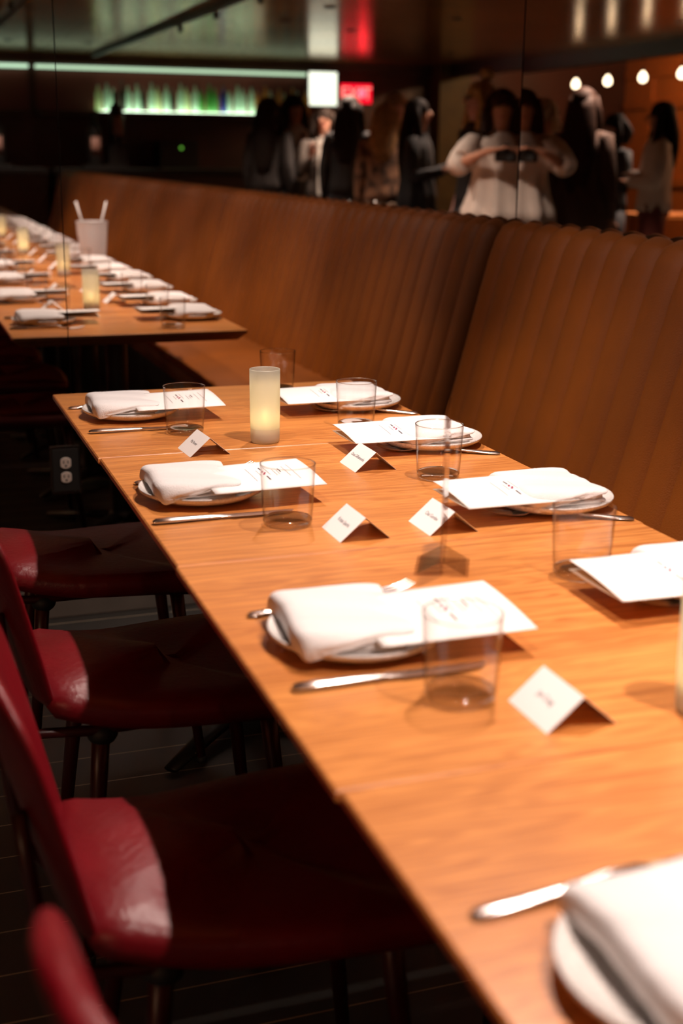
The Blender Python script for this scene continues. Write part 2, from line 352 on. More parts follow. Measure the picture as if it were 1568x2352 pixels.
# ------------------------------------------------------------------ banquette
def bpro(u):
    """back profile: u 0 at the seat, 1 at the top roll -> (x, z)"""
    pts = [(1.585, 0.44), (1.600, 0.50), (1.635, 0.62), (1.672, 0.76), (1.708, 0.90), (1.738, 1.01), (1.758, 1.07), (1.778, 1.102), (1.802, 1.113), (1.822, 1.106)]
    q = u*(len(pts)-1); i = min(int(q), len(pts)-2); f = q-i
    return pts[i][0]+(pts[i+1][0]-pts[i][0])*f, pts[i][1]+(pts[i+1][1]-pts[i][1])*f
def banquette(y1, y0, label):
    cs, sn_ = math.cos(DELTA), math.sin(DELTA)
    t = thing('banquette', label, 'banquette', (XS-(cs*XS-sn_*YM), YM-(sn_*XS+cs*YM), 0), DELTA, 'tan leather banquette sections along the side wall')
    n = max(1, round((y1-y0)/0.113)); wdt = (y1-y0)/n; NU = 36; sub = 10
    grid = []
    for k in range(n*sub+1):
        y = y0+k*wdt/sub; ph = (k % sub)/sub
        bulge = 0.017*(abs(math.sin(PI*ph))**0.55)
        e = min(k, n*sub-k)/sub
        edge = -0.022*max(0, 1-e/0.5)**2 if e < 0.5 else 0
        row = []
        for i in range(NU+1):
            x, z = bpro(i/NU); x2, z2 = bpro(min(1, i/NU+0.02)); x1, z1 = bpro(max(0, i/NU-0.02))
            nx, nz = -(z2-z1), (x2-x1); l = math.hypot(nx, nz); nx /= l; nz /= l
            a = (bulge+edge)*min(1, (1-i/NU)/0.10+0.15)
            row.append((x+nx*a, y, z+nz*a))
        row += [(1.822, y, 0.96), (1.822, y, 0.30), (1.62, y, 0.30)]
        grid.append(row)
    bm = B(); loft(bm, grid, True, True); obj('backrest', bm, M['leather_tan'], t, True, 0, 50)
    bm = B(); prof = [(1.64, 0.475), (1.45, 0.482), (1.25, 0.478), (1.165, 0.470), (1.140, 0.450), (1.136, 0.415), (1.145, 0.375), (1.64, 0.375)]
    loft(bm, [[(x, y, z) for x, z in prof] for y in [y0+0.004]+[y0+0.01+(y1-y0-0.02)*i/20 for i in range(21)]+[y1-0.004]]); obj('seat_cushion', bm, M['leather_tan'], t, True, 0, 40)
    bm = B(); add_box(bm, (1.20, y0+0.002, 0.0), (1.81, y1-0.002, 0.372), 0.004); obj('plinth', bm, M['blackwall'], t, False)
    return t
banquette(3.655, 0.455, 'tan channelled leather banquette section by the mirrored corner, beside the near tables')
banquette(0.445, -2.755, 'tan banquette section in the middle of the row, seen in the mirror')
banquette(-2.765, -5.965, 'tan banquette section nearest the bar, seen in the mirror')

# ------------------------------------------------------------------ tables
def make_table():
    t = thing('dining_table', 'x', 'table', group='square oak tables pushed together in a row')
    W = XR-XL; hx, hy = W/2, (TL-0.0030)/2
    prof = [(0, -0.036), (0.93, -0.036), (0.985, -0.016), (1.0, -0.011), (1.0, -0.0025), (0.994, 0.0)]
    bm = B(); rings = []
    for s, z in prof[1:]:
        d = (1-s)*hx
        rings.append([(-hx+d, -hy+d, z), (hx-d, -hy+d, z), (hx-d, hy-d, z), (-hx+d, hy-d, z)])
    loft(bm, rings); bmesh.ops.subdivide_edges(bm, edges=bm.edges, cuts=1)
    obj('tabletop', bm, M['table'], t, False)
    bm = B(); tube(bm, [(0, 0, -0.70), (0, 0, -0.04)], 0.038, 20); add_box(bm, (-0.22, -0.22, -0.044), (0.22, 0.22, -0.037)); obj('pedestal', bm, M['tablebase'], t, True, 0, 40)
    bm = B()
    for a in range(4):
        c, s = math.cos(a*PI/2+PI/4), math.sin(a*PI/2+PI/4)
        tube(bm, [(0, 0, -0.70), (c*0.15, s*0.15, -0.715), (c*0.33, s*0.33, -0.738)], [0.035, 0.028, 0.018], 12, [0.6, 0.5, 0.4])
    sphere(bm, (0, 0, -0.70), 0.05, 16, 10, (1, 1, 0.6)); obj('foot', bm, M['tablebase'], t)
    return t
TM = Maker(make_table())
tl_lab = ['end oak table, nearest the mirror wall, with a frosted candle on it', 'second oak table from the mirror wall, under three folded name cards',
          'third oak table from the mirror wall, carrying the acrylic stand', 'fourth oak table from the mirror wall, with the blurred plate at its edge']
for i in range(NT):
    lab = tl_lab[i] if i < 4 else ORD[i]+' oak table from the mirror wall, seen only in the mirror'
    dx = [0, 0.003, 0.0, 0.004, -0.002, 0.002][i % 6]
    TM(((XL+XR)/2+dx, YE-TL*(i+0.5), TZ), 0, lab)

# ------------------------------------------------------------------ chairs
def make_chair():
    t = thing('dining_chair', 'x', 'chair', group='red leather dining chairs along the table')
    # local: x forward (towards the table), origin on the floor under the seat centre; seat x from -0.21 to 0.23
    def hw(x):
        q = (x+0.235)/0.465
        return 0.155+0.062*math.sin(min(1, q*1.15)*PI/2)
    outline = []
    N = 14
    for i in range(N+1):
        x = -0.225+0.435*i/N; outline.append((x, -hw(x)))
    outline += [(0.225, -0.17), (0.232, -0.10), (0.235, 0), (0.232, 0.10), (0.225, 0.17)]
    for i in range(N, -1, -1):
        x = -0.225+0.435*i/N; outline.append((x, hw(x)))
    outline += [(-0.238, 0.09), (-0.242, 0), (-0.238, -0.09)]
    def ring(s, z, sag=0):
        r = []
        for x, y in outline:
            xx = x*s; rise = 0.022*max(0, (-x-0.05)/0.16)**2
            r.append((xx, y*s, z+rise-0.008*(x > 0.2)))
        return r
    bm = B()
    loft(bm, [ring(0.90, 0.418), ring(0.97, 0.424), ring(1.0, 0.438), ring(0.995, 0.452), ring(0.965, 0.463), ring(0.90, 0.469), ring(0.7, 0.470), ring(0.4, 0.466), ring(0.1, 0.464)])
    obj('seat', bm, M['leather_red'], t, True)
    # curved backrest shell
    rows = []
    NV, NZ = 18, 16
    def bx(v, z):
        lean = -0.240-0.275*(z-0.47)
        return lean+0.030*(v*v)
    def half(z):
        q = (z-0.45)/0.37
        top = 1 if q < 0.72 else math.sqrt(max(0.0, 1-((q-0.72)/0.285)**2))
        return (0.150+0.035*math.sin(min(1, q*1.2)*PI/2))*max(0.12, top)
    front, back = [], []
    for j in range(NZ+1):
        z = 0.455+0.365*j/NZ; h = half(z)
        fr, bk = [], []
        for i in range(NV+1):
            v = -1+2*i/NV; e = 1-abs(v)**6
            th = 0.014*(0.35+0.65*e)
            fr.append((bx(v*h/0.185, z)+th, v*h, z)); bk.append((bx(v*h/0.185, z)-th, v*h, z))
        rows.append(fr+list(reversed(bk)))
    bm = B(); loft(bm, rows, True, True); obj('backrest', bm, M['leather_red'], t, True, 1)
    bm = B()
    for s in (-1, 1):
        tube(bm, [(0.10, s*0.13, 0.412), (-0.16, s*0.13, 0.410), (-0.245, s*0.125, 0.415), (-0.275, s*0.12, 0.46), (-0.285, s*0.115, 0.54), (-0.292, s*0.11, 0.62)], 0.009, 10)
    tube(bm, [(-0.14, -0.13, 0.411), (-0.14, 0.13, 0.411)], 0.009, 10)
    obj('back_support', bm, M['chairleg'], t)
    for sx, sy in ((1, 1), (1, -1), (-1, 1), (-1, -1)):
        bm = B(); x0, y0 = 0.14*sx, 0.12*sy
        tube(bm, [(x0, y0, 0.425), (x0+0.012*sx, y0+0.010*sy, 0.30), (x0+0.045*sx, y0+0.035*sy, 0.006)], [0.016, 0.014, 0.010], 14)
        lg = obj('leg', bm, M['chairleg'], t)
        bm = B(); tube(bm, [(x0+0.045*sx, y0+0.035*sy, 0.0), (x0+0.044*sx, y0+0.0345*sy, 0.014)], 0.012, 12); obj('foot_cap', bm, M['blackrub'], lg)
    for c_ in ((0.15, 0.0, 0.405), (-0.14, -0.12, 0.400)): bm = B(); sphere(bm, c_, 0.026, 14, 10, (1, 1, 0.8)); obj('mounting_knob', bm, M['blackrub'], t)
    return t
CM = Maker(make_chair())
ch_lab = {0: 'red leather chair at the end table, nearest the mirror wall', 1: 'red leather chair beside the second place setting from the mirror wall',
          2: 'red leather chair with a glossy crease of light, third from the mirror wall', 3: 'red leather chair nearest the camera, its rounded back top in view'}
chair_y = {0: 2.76, 1: 2.09, 2: 1.43, 3: 0.775}
for i, y in enumerate(LEFT_Y):
    CM(({0: 0.400, 1: 0.412, 2: 0.382}.get(i, 0.385+0.006*((i*7) % 3-1)) if i != 3 else 0.400, chair_y.get(i, y), 0), 0.02*((i*5) % 3-1) if i != 3 else 0.16, ch_lab.get(i, ORD[i]+' red leather chair from the mirror wall, seen only in the mirror'))

# ------------------------------------------------------------------ tableware
def make_plate():
    bm = B()
    lathe(bm, [(0.0005, 0.004), (0.060, 0.004), (0.074, 0.006), (0.096, 0.0145), (0.1045, 0.0205), (0.1068, 0.0215), (0.1078, 0.0195), (0.1060, 0.0150), (0.092, 0.007), (0.068, 0.0005), (0.060, 0.0), (0.0005, 0.0)], 64)
    return tag(obj('dinner_plate', bm, M['plate']), 'x', 'plate', 'stoneware plates laid on the table')
def sheet_y(bm, prof, ys_, fy):
    """prof list of (x,z); extruded along y; fy(t,x,z)->(x,z) deformation"""
    loft(bm, [[(lambda q: (q[0], y, q[1]))(fy(t, x, z)) for x, z in prof] for t, y in ys_])
def make_napkin():
    rnd = random.Random(3)
    def slab(bm, x0, x1, z0, z1, yh, skew=0.0):
        r = (z1-z0)/2; zc = (z0+z1)/2; prof = []
        for i in range(7):
            a = -PI/2+PI*i/6; prof.append((x1-r+r*math.cos(a), zc+r*math.sin(a)))
        for i in range(1, 8): prof.append((x1-(x1-x0)*i/8, z1+0.0012*math.sin(i*0.9)))
        for i in range(7):
            a = PI/2+PI*i/6; prof.append((x0+r+r*math.cos(a), zc+r*math.sin(a)))
        for i in range(1, 8): prof.append((x0+(x1-x0)*i/8, z0))
        ring = []
        for k in range(19):
            t = -1+2*k/18; y = yh*t; e = 1-0.10*abs(t)**8; zs = 1-0.35*abs(t)**10
            ring.append([(x*e+skew*y+0.0015*math.sin(5*t+x*30), y, z0+(z-z0)*zs) for x, z in prof])
        loft(bm, ring)
    bm = B()
    slab(bm, -0.078, 0.046, 0.009, 0.0155, 0.092, 0.02)
    slab(bm, -0.080, 0.050, 0.0158, 0.0220, 0.094, -0.01)
    slab(bm, -0.078, 0.047, 0.0223, 0.0290, 0.091, 0.015)
    # draping outer fold
    out = [(-0.0865, 0.010), (-0.0875, 0.016), (-0.0870, 0.026), (-0.0845, 0.0330), (-0.0790, 0.0375), (-0.0650, 0.0395), (-0.040, 0.0395), (-0.015, 0.0385), (0.012, 0.0372), (0.038, 0.0355), (0.053, 0.0335), (0.0560, 0.0312), (0.054, 0.0296)]
    inn = [(0.045, 0.0296), (0.030, 0.0300), (0.005, 0.0305), (-0.020, 0.0308), (-0.050, 0.0310), (-0.070, 0.0305), (-0.0790, 0.0285), (-0.0815, 0.0240), (-0.0820, 0.0170), (-0.0822, 0.0110)]
    prof = out+inn; rings = []
    for k in range(25):
        t = -1+2*k/24; y = 0.097*t; rr = []
        for x, z in prof:
            drop = (0.010 if t > 0 else 0.017*min(1, max(0, (0.02-x)/0.09)))*max(0, abs(t)-0.82)/0.18*(1 if z > 0.024 else 0.3)
            dx = 0.010*max(0, -t-0.55) + 0.003*math.sin(4*t+1)
            zz = z-drop+0.0016*math.sin(7*t+20*x)+0.0008*math.sin(17*t+50*x)
            rr.append((x*(1-0.05*abs(t)**6)+dx*(1 if x < 0 else -1), y+0.006*math.sin(x*40)*abs(t), max(zz, 0.006)))
        rings.append(rr)
    loft(bm, rings)
    return tag(obj('napkin', bm, M['napkin'], None, True, 1), 'x', 'napkin', 'folded white cloth napkins on the plates')
def make_menu(detail=True):
    """folded card: x long side (centre 0), fold along the -y edge"""
    t = thing('menu_card', 'x', 'menu', group='folded white menu cards tucked under napkins')
    Lx, Ly = 0.195, 0.150
    def leaf(fz, th=0.0008):
        bm = B(); nx, ny = 14, 12; top, bot = [], []
        for i in range(nx+1):
            x = -Lx/2+Lx*i/nx
            top.append([(x, -Ly/2+Ly*j/ny, fz(i/nx, j/ny)+th) for j in range(ny+1)])
            bot.append([(x, -Ly/2+Ly*j/ny, fz(i/nx, j/ny)) for j in range(ny, -1, -1)])
        loft(bm, [a+b for a, b in zip(top, bot)]); return bm
    ftop = lambda u, v: 0.0105+0.0085*math.sin(v*PI*0.60)+0.003*u*v
    fbot = lambda u, v: 0.0100-0.0090*math.sin(min(1, v*1.25)*PI/2)*(0.5+0.5*u)
    obj('bottom_leaf', leaf(fbot), M['kraft'], t)
    tp = obj('top_leaf', leaf(ftop), M['paper'], t)
    def strip(bm, x, y0, y1, wdt):
        n = 6
        for i in range(n):
            a, b = y0+(y1-y0)*i/n, y0+(y1-y0)*(i+1)/n
            q = []
            for xx, yy in ((x-wdt/2, a), (x+wdt/2, a), (x+wdt/2, b), (x-wdt/2, b)):
                q.append(bm.verts.new((xx, yy, ftop(xx/Lx+0.5, yy/Ly+0.5)+0.0011)))
            bm.faces.new(q)
    bm = B()
    for x, a, b in ((0.020, -0.008, 0.036), (0.031, -0.014, 0.020), (0.037, -0.010, 0.012), (0.052, -0.022, 0.030), (0.003, -0.010, 0.020), (0.064, -0.040, 0.040), (-0.012, -0.035, 0.035)):
        strip(bm, x, a, b, 0.0012)
    obj('small_print', bm, M['ink'], tp, False)
    bm = B()
    for x, a, b, wd in ((0.012, 0.018, 0.034, 0.003), (0.012, -0.034, -0.014, 0.003), (0.042, 0.000, 0.020, 0.0022)): strip(bm, x, a, b, wd)
    obj('heading_print', bm, M['inkdark'], tp, False)
    bm = B()
    for k in range(5): strip(bm, 0.010+0.0022*(k % 3), -0.006+0.004*k, -0.002+0.004*k, 0.0035)
    obj('emblem', bm, M['inkred'], tp, False)
    return t
def make_glass():
    t = thing('water_glass', 'x', 'glass', group='empty clear tumblers on the table')
    bm = B()
    lathe(bm, [(0.0385, 0.010), (0.0392, 0.012), (0.0405, 0.03), (0.0425, 0.07), (0.0440, 0.0985), (0.0436, 0.1000), (0.0430, 0.0990), (0.0415, 0.07), (0.0395, 0.03), (0.0378, 0.016), (0.0368, 0.0125)], 56, cap=False)
    obj('wall', bm, M['glass'], t)
    bm = B(); lathe(bm, [(0.0005, 0.0125), (0.030, 0.0120), (0.0368, 0.0125), (0.0392, 0.010), (0.0385, 0.003), (0.0360, 0.0005), (0.030, 0.0010), (0.0005, 0.0030)], 56, cap=False)
    obj('base', bm, M['glassbase'], t)
    bm = B(); rg = []
    for i in range(9):
        a = 2*PI*i/8; rg.append((0.0434+0.0009*math.cos(a), 0.0995+0.0009*math.sin(a)))
    lathe(bm, rg, 56, cap=False); obj('rim', bm, M['glassbase'], t)
    return t
def make_knife():
    bm = B()
    tube(bm, [(-0.118, 0, 0.0035), (-0.112, 0, 0.0045), (-0.09, 0, 0.0050), (-0.05, 0, 0.0050), (-0.02, 0, 0.0048), (-0.008, 0, 0.0045)], [0.0050, 0.0085, 0.0088, 0.0075, 0.0062, 0.0050], 14, 0.5)
    rings = []
    for x, h0, h1, th in ((-0.009, -0.005, 0.005, 0.0030), (0.006, -0.006, 0.005, 0.0016), (0.012, -0.009, 0.006, 0.0014), (0.05, -0.010, 0.006, 0.0012), (0.09, -0.009, 0.006, 0.0010), (0.108, -0.005, 0.0058, 0.0009), (0.116, 0.001, 0.005, 0.0007)):
        rings.append([(x, h0, 0.0042-th*0.2), (x, h0, 0.0042+th*0.2), (x, (h0+h1)/2, 0.0042+th), (x, h1, 0.0042+th), (x, h1, 0.0042-th), (x, (h0+h1)/2, 0.0042-th)])
    loft(bm, rings)
    return tag(obj('table_knife', bm, M['steel'], None, True, 0, 50), 'x', 'knife', 'steel knives beside the plates')
def make_fork():
    bm = B()
    tube(bm, [(-0.122, 0, 0.0020), (-0.115, 0, 0.0030), (-0.09, 0, 0.0036), (-0.04, 0, 0.0070), (0.0, 0, 0.0120), (0.030, 0, 0.0125), (0.045, 0, 0.0075)], [0.0050, 0.0082, 0.0080, 0.0052, 0.0034, 0.0034, 0.0060], 12, [0.45, 0.42, 0.42, 0.5, 0.8, 0.8, 0.4])
    loft(bm, [[(x, -h, z), (x, h, z), (x, h, z+0.0018), (x, -h, z+0.0018)] for x, h, z in ((0.043, 0.006, 0.0072), (0.052, 0.0115, 0.0040), (0.066, 0.0125, 0.0022), (0.074, 0.0125, 0.0020))])
    for k in range(4):
        y = (-1.5+k)*0.0072
        tube(bm, [(0.073, y, 0.0029), (0.095, y, 0.0040), (0.112, y*0.97, 0.0075), (0.122, y*0.95, 0.0115)], [0.0020, 0.0018, 0.0015, 0.0008], 8, 0.8)
    return tag(obj('table_fork', bm, M['steel'], None, True, 0, 50), 'x', 'fork', 'steel forks beside the plates')
def make_card(text):
    t = thing('name_card', 'x', 'name card', group='folded white name cards on the table')
    hy, hw_, h, th = 0.0445, 0.041, 0.0355, 0.0007
    for s, nm in ((-1, 'printed_face'), (1, 'rear_face')):
        bm = B(); loft(bm, [[(s*hw_, y, 0), (s*hw_-s*th*1.3, y, 0), (0, y, h-th), (0, y, h)] for y in (-hy, hy)]); f = obj(nm, bm, M['paper'], t, False)
        if s == -1 and text:
            c = bpy.data.curves.new('lettering', 'FONT'); c.body = text; c.size = 0.0095; c.align_x = 'CENTER'; c.align_y = 'CENTER'; c.extrude = 0.00005; c.space_character = 0.94
            tmp = bpy.data.objects.new('tmp', c); COL.objects.link(tmp); bpy.context.view_layer.update()
            me = bpy.data.meshes.new_from_object(tmp.evaluated_get(bpy.context.evaluated_depsgraph_get())); bpy.data.objects.remove(tmp)
            me.materials.clear(); me.materials.append(M['ink'])
            lo = bpy.data.objects.new('lettering', me); COL.objects.link(lo); lo.parent = f
            ex = Vector((0, -1, 0)); ey = Vector((hw_, 0, h)).normalized(); ez = ex.cross(ey)
            mm = Matrix((ex, ey, ez)).transposed().to_4x4(); mm.translation = Vector((-hw_*0.48, 0, h*0.52))+ez*0.0003; lo.matrix_local = mm
    return t
def make_candle():
    t = thing('candle_holder', 'x', 'candle', group='frosted glass candle holders along the table')
    bm = B(); lathe(bm, [(0.0298, 0.030), (0.0305, 0.06), (0.0310, 0.1485), (0.0305, 0.1500), (0.0295, 0.1490), (0.0285, 0.06), (0.0280, 0.030)], 48, cap=False)
    obj('glass_cylinder', bm, M['frost'], t)
    bm = B(); lathe(bm, [(0.0298, 0.030), (0.0295, 0.012), (0.0290, 0.003), (0.0270, 0.0), (0.0005, 0.0)], 48, cap=False); lathe(bm, [(0.0280, 0.0302), (0.0270, 0.018), (0.0005, 0.016)], 48, cap=False)
    obj('glass_foot', bm, M['frostbase'], t)
    bm = B(); lathe(bm, [(0.0005, 0.018), (0.0190, 0.018), (0.0195, 0.034), (0.0185, 0.0345), (0.0175, 0.032), (0.0005, 0.032)], 32, cap=False)
    wx = obj('tealight', bm, M['wax'], t)
    bm = B(); tube(bm, [(0, 0, 0.031), (0, 0, 0.040)], 0.0007, 6); obj('wick', bm, M['blackrub'], wx)
    bm = B(); lathe(bm, [(0.0003, 0.037), (0.003, 0.040), (0.0052, 0.046), (0.0045, 0.053), (0.0022, 0.061), (0.0003, 0.068)], 16); obj('flame', bm, M['flame'], t)
    return t
plateM, napM, menuM = Maker(make_plate()), Maker(make_napkin()), Maker(make_menu())
glassM, knifeM, forkM, candM = Maker(make_glass()), Maker(make_knife()), Maker(make_fork()), Maker(make_candle())
blank = None
WH = {('L', 0): 'the end table, chair side', ('L', 1): 'the second table, chair side', ('L', 2): 'the third table, chair side', ('L', 3): 'the fourth table, nearest the camera',
      ('R', 0): 'the end table, banquette side', ('R', 1): 'the banquette side by the candle', ('R', 2): 'the banquette side behind the acrylic stand', ('R', 3): 'the banquette side, cut off by the picture edge'}
FARL = 'the chair side further along, seen in the mirror'; FARR = 'the banquette side further along, seen in the mirror'
names = {('L', 0): 'Mia Romer', ('L', 1): 'Kristin Sparks', ('L', 2): 'Jen Craig', ('R', 1): 'Dana DiRaimondo', ('R', 2): 'Chai Gordon'}
cardpos = {('L', 0): (0.563, 2.442, 0.06), ('L', 1): (0.658, 1.818, 0.0), ('L', 2): (0.640, 1.119, 0.0), ('R', 1): (0.830, 2.232, 0.0), ('R', 2): (0.802, 1.810, 0.0)}
plate_c = {('L', 0): (0.490, 2.835), ('L', 1): (0.480, 2.105), ('L', 2): (0.503, 1.385), ('L', 3): (0.512, 0.672), ('R', 0): (1.006, 2.800), ('R', 1): (1.015, 2.375), ('R', 2): (1.026, 1.880), ('R', 3): (1.030, 1.420)}
glass_c = {('L', 0): (0.565, 2.622), ('L', 1): (0.570, 1.893), ('L', 2): (0.552, 1.185), ('R', 0): (0.930, 2.578), ('R', 1): (0.921, 2.108), ('R', 2): (0.889, 1.525)}
knife_p = {('L', 0): ((0.371, 2.668), 0.0), ('L', 1): ((0.366, 1.955), 0.01), ('L', 2): ((0.384, 1.258), 0.0)}
fork_p = {('L', 0): ((0.366, 2.945), 0.20), ('L', 1): ((0.384, 2.215), 0.26), ('L', 2): ((0.398, 1.498), 0.18), ('L', 3): ((0.388, 0.797), 0.06)}
for side, ylist in (('L', LEFT_Y), ('R', RIGHT_Y)):
    for i, y in enumerate(ylist):
        k = (side, i); rnd = random.Random(i*2+(side == 'R')); seen = k in WH; wh = WH.get(k, 'the '+ORD[i]+(' chair-side' if side == 'L' else ' bench-side')+' setting from the mirror wall')
        px, py = plate_c.get(k, (0.49+rnd.uniform(-.01, .01), y) if side == 'L' else (1.015+rnd.uniform(-.01, .01), y))
        sg = 1 if side == 'L' else -1; jit = rnd.uniform(-0.05, 0.05)
        plateM((px, py, TZ+0.0002), 0, 'speckled pale stoneware plate on '+wh)
        mx = px+0.090 if side == 'L' else px-0.092
        menuM((mx, py-0.035 if side == 'L' else py-0.020, TZ+0.0215), 0.03+jit*0.6 if side == 'L' else jit*0.5-0.02, 'white menu card under the napkin on '+wh)
        napM((px-0.002+(0.022 if k == ('L', 3) else 0) if side == 'L' else px+0.015, py+0.004, TZ+0.0060), jit*0.8-0.04, 'folded white cloth napkin on '+wh)
        if k == ('R', 3): gl = (0.889, 1.085)
        gx, gy = glass_c.get(k, (0.56, py-0.205) if side == 'L' else (0.92, py-0.25))
        if k not in (('R', 3),):
            glassM((gx, gy, TZ+0.0002), rnd.uniform(0, 3), 'empty clear tumbler on '+wh)
        if side == 'L':
            (kx, ky), ka = knife_p.get(k, ((0.375, py-0.135), 0.0)); L_ = 0.118
            knifeM((kx+L_*math.cos(ka), ky+L_*math.sin(ka), TZ+0.0002), ka, 'steel knife beside the plate on '+wh)
            (fx, fy), fa = fork_p.get(k, ((0.385, py+0.118), 0.12)); L_ = 0.122
            forkM((fx+L_*math.cos(fa), fy+L_*math.sin(fa), TZ+0.0002), fa, 'steel fork partly behind the plate on '+wh)
        else:
            a = PI-0.47
            forkM((1.112+0.122*math.cos(a), py-0.130+0.122*math.sin(a), TZ+0.0002), a, 'steel fork beside the plate on '+wh)
            if i >= 3: knifeM((1.105-0.118, py+0.135, TZ+0.0002), PI, 'steel knife beside the plate on '+wh)
        cp = cardpos.get(k)
        if k in names:
            c = make_card(names[k]); c.location = (cp[0], cp[1], TZ+0.0002); c.rotation_euler = (0, 0, cp[2])
            c['label'] = {('L', 0): 'folded white name card beside the tumbler on the end table', ('L', 1): 'folded white name card between two tumblers, on the second table, chair side',
                          ('L', 2): 'folded white name card on the third table, closest to the camera', ('R', 1): 'folded white name card touching a menu corner on the banquette side, near the candle',
                          ('R', 2): 'folded white name card partly behind the acrylic stand'}[k]
        elif i > 3:
            if blank is None: blank = Maker(make_card(None))
            blank((0.65 if side == 'L' else 0.80, py-0.27, TZ+0.0002), 0, 'name card, '+wh)
glassM((0.890, 3.040, TZ+0.0002), 0, 'empty clear tumbler standing behind the candle, at the far table edge')
for i, (x, y) in enumerate(((0.702, 2.490), (0.785, 1.075), (0.74, -0.31), (0.74, -1.72), (0.74, -3.1), (0.74, -4.3))):
    lb = ['lit frosted glass candle holder standing alone on the end table', 'lit frosted glass candle holder cut off by the picture edge, near the blurred menu'][i] if i < 2 else ORD[i]+' frosted candle holder from the mirror wall, seen only in the mirror'
    candM((x, y, TZ+0.0002), 0, lb)
    point('candle_light', (x, y, TZ+0.060), 9.0, 0.008, (1.0, 0.72, 0.40))

# acrylic stand -----------------------------------------------------
def acrylic(loc, rz, label):
    t = thing('acrylic_stand', label, 'sign holder', loc, rz)
    bm = B(); loft(bm, [[(-0.0018, 0, z), (0.0018, 0, z), (0.0018, 0.172, z), (-0.0018, 0.172, z)] for z in (0.003, 0.222)]); obj('panel', bm, M['acrylic'], t, False)
    bm = B(); add_box(bm, (-0.038, 0.0, 0.0), (0.038, 0.085, 0.0030), 0.0008); obj('foot', bm, M['acrylic'], t, False)
    bm = B()
    for s in (-1, 1):
        loft(bm, [[(s*x0, y, z0), (s*x1, y, z1), (s*x1-s*0.002, y, z1), (s*x0-s*0.002, y, z0)] for y in (0.0, 0.085) for x0, z0, x1, z1 in ((0.034, 0.003, 0.004, 0.020),)])
    obj('brace', bm, M['glass'], t, False)
    return t
ac = acrylic((0.698, 1.577, TZ+0.0002), -0.452, 'clear acrylic sign holder standing edge-on in the middle of the table')

# ice bucket ----------------------------------------------------------
t = thing('ice_bucket', 'frosted ice bucket with two pale tongs standing up, seen in the mirror', 'ice bucket', (1.045, 0.265, TZ+0.0002))
bm = B(); lathe(bm, [(0.0005, 0), (0.060, 0), (0.066, 0.01), (0.083, 0.205), (0.085, 0.208), (0.081, 0.205), (0.062, 0.012), (0.0005, 0.010)], 32, cap=False); obj('bucket', bm, frosted('frosted_acrylic', (0.75, 0.72, 0.72), 0.5), t)
for s in (-1, 1):
    bm = B(); tube(bm, [(s*0.03, 0, 0.03), (s*0.05, 0, 0.20), (s*0.08, 0, 0.31)], 0.005, 10); obj('tongs', bm, M['paper'], t)

# ------------------------------------------------------------------ ceiling fittings
t = tag(bpy.data.objects.new('lighting_track', None), 'black lighting track on the ceiling above the table row', 'track'); COL.objects.link(t)
bm = B(); add_box(bm, (TRACK_X-0.028, YB+0.3, CEIL-0.045), (TRACK_X+0.028, YM-0.1, CEIL-0.001)); obj('rail', bm, M['track'], t, False)
def make_head():
    t = thing('track_spotlight', 'x', 'spotlight', group='small black spotlights on the ceiling track')
    bm = B(); lathe(bm, [(0.0005, 0.035), (0.018, 0.035), (0.022, 0.0), (0.022, -0.03), (0.020, -0.03), (0.019, 0.0)], 24, cap=False); obj('housing', bm, M['track'], t)
    bm = B(); tube(bm, [(0, 0, 0.03), (0.06, 0, 0.035)], 0.006, 8); obj('stem', bm, M['track'], t)
    return t
HM = Maker(make_head())
for y in TRACK_SPOTS: HM((1.01, y, 2.335), 0, ORD[TRACK_SPOTS.index(y)]+' small black spotlight from the mirror wall, on the ceiling track')
def make_down():
    t = thing('recessed_downlight', 'x', 'downlight', group='recessed ceiling downlights')
    bm = B(); lathe(bm, [(0.030, 0.0), (0.045, -0.006), (0.050, -0.001), (0.050, 0.0)], 28, cap=False); obj('trim_ring', bm, M['track'], t)
    return t
DM = Maker(make_down())
for y in DOWN_SPOTS: DM((0.22, y, CEIL-0.0005), 0, ORD[DOWN_SPOTS.index(y)]+' recessed downlight from the mirror wall, above the chair row')
for x, y, e, cn in ROOM_FILLS: DM((x, y, CEIL-0.0005), 0, ORD[ROOM_FILLS.index((x, y, e, cn))]+' added fill downlight over the open floor, brightening people and bar')  # trim rings made up to go with the added fill lamps
def make_bulb():
    t = thing('pendant_bulb', 'x', 'pendant lamp', group='bare glowing bulbs in a row under the soffit')
    bm = B(); lathe(bm, [(0.0005, -0.060), (0.020, -0.056), (0.036, -0.040), (0.041, -0.018), (0.034, 0.010), (0.018, 0.030), (0.013, 0.045), (0.0005, 0.046)], 24, cap=False); obj('bulb', bm, emission('glowing_bulb', (1.0, 0.84, 0.60), 14), t)
    bm = B(); tube(bm, [(0, 0, 0.040), (0, 0, 0.075)], 0.015, 14); obj('socket', bm, M['track'], t)
    bm = B(); tube(bm, [(0, 0, 0.07), (0, 0, 0.195)], 0.003, 6); obj('cord', bm, M['track'], t)
    return t
BM_ = Maker(make_bulb())
for i in range(7):
    (bx0, by0), _a = at(1397, 12.14); (bx1, by1), _a = at(1565, 10.75)
    y = by0+(by1-by0)*(i-1)/2
    BM_((bx0+(bx1-bx0)*(i-1)/2, y, 2.055), 0, ORD[i]+' bare pear-shaped bulb from the bar end, hanging under the soffit')
    if i % 2 == 0: point('bay_fill_light', (-4.3, y-1.0, 2.45), 42, 0.05, (1.0, 0.62, 0.34))  # added fill lamp, set apart from the bulbs, to brighten the timber wall

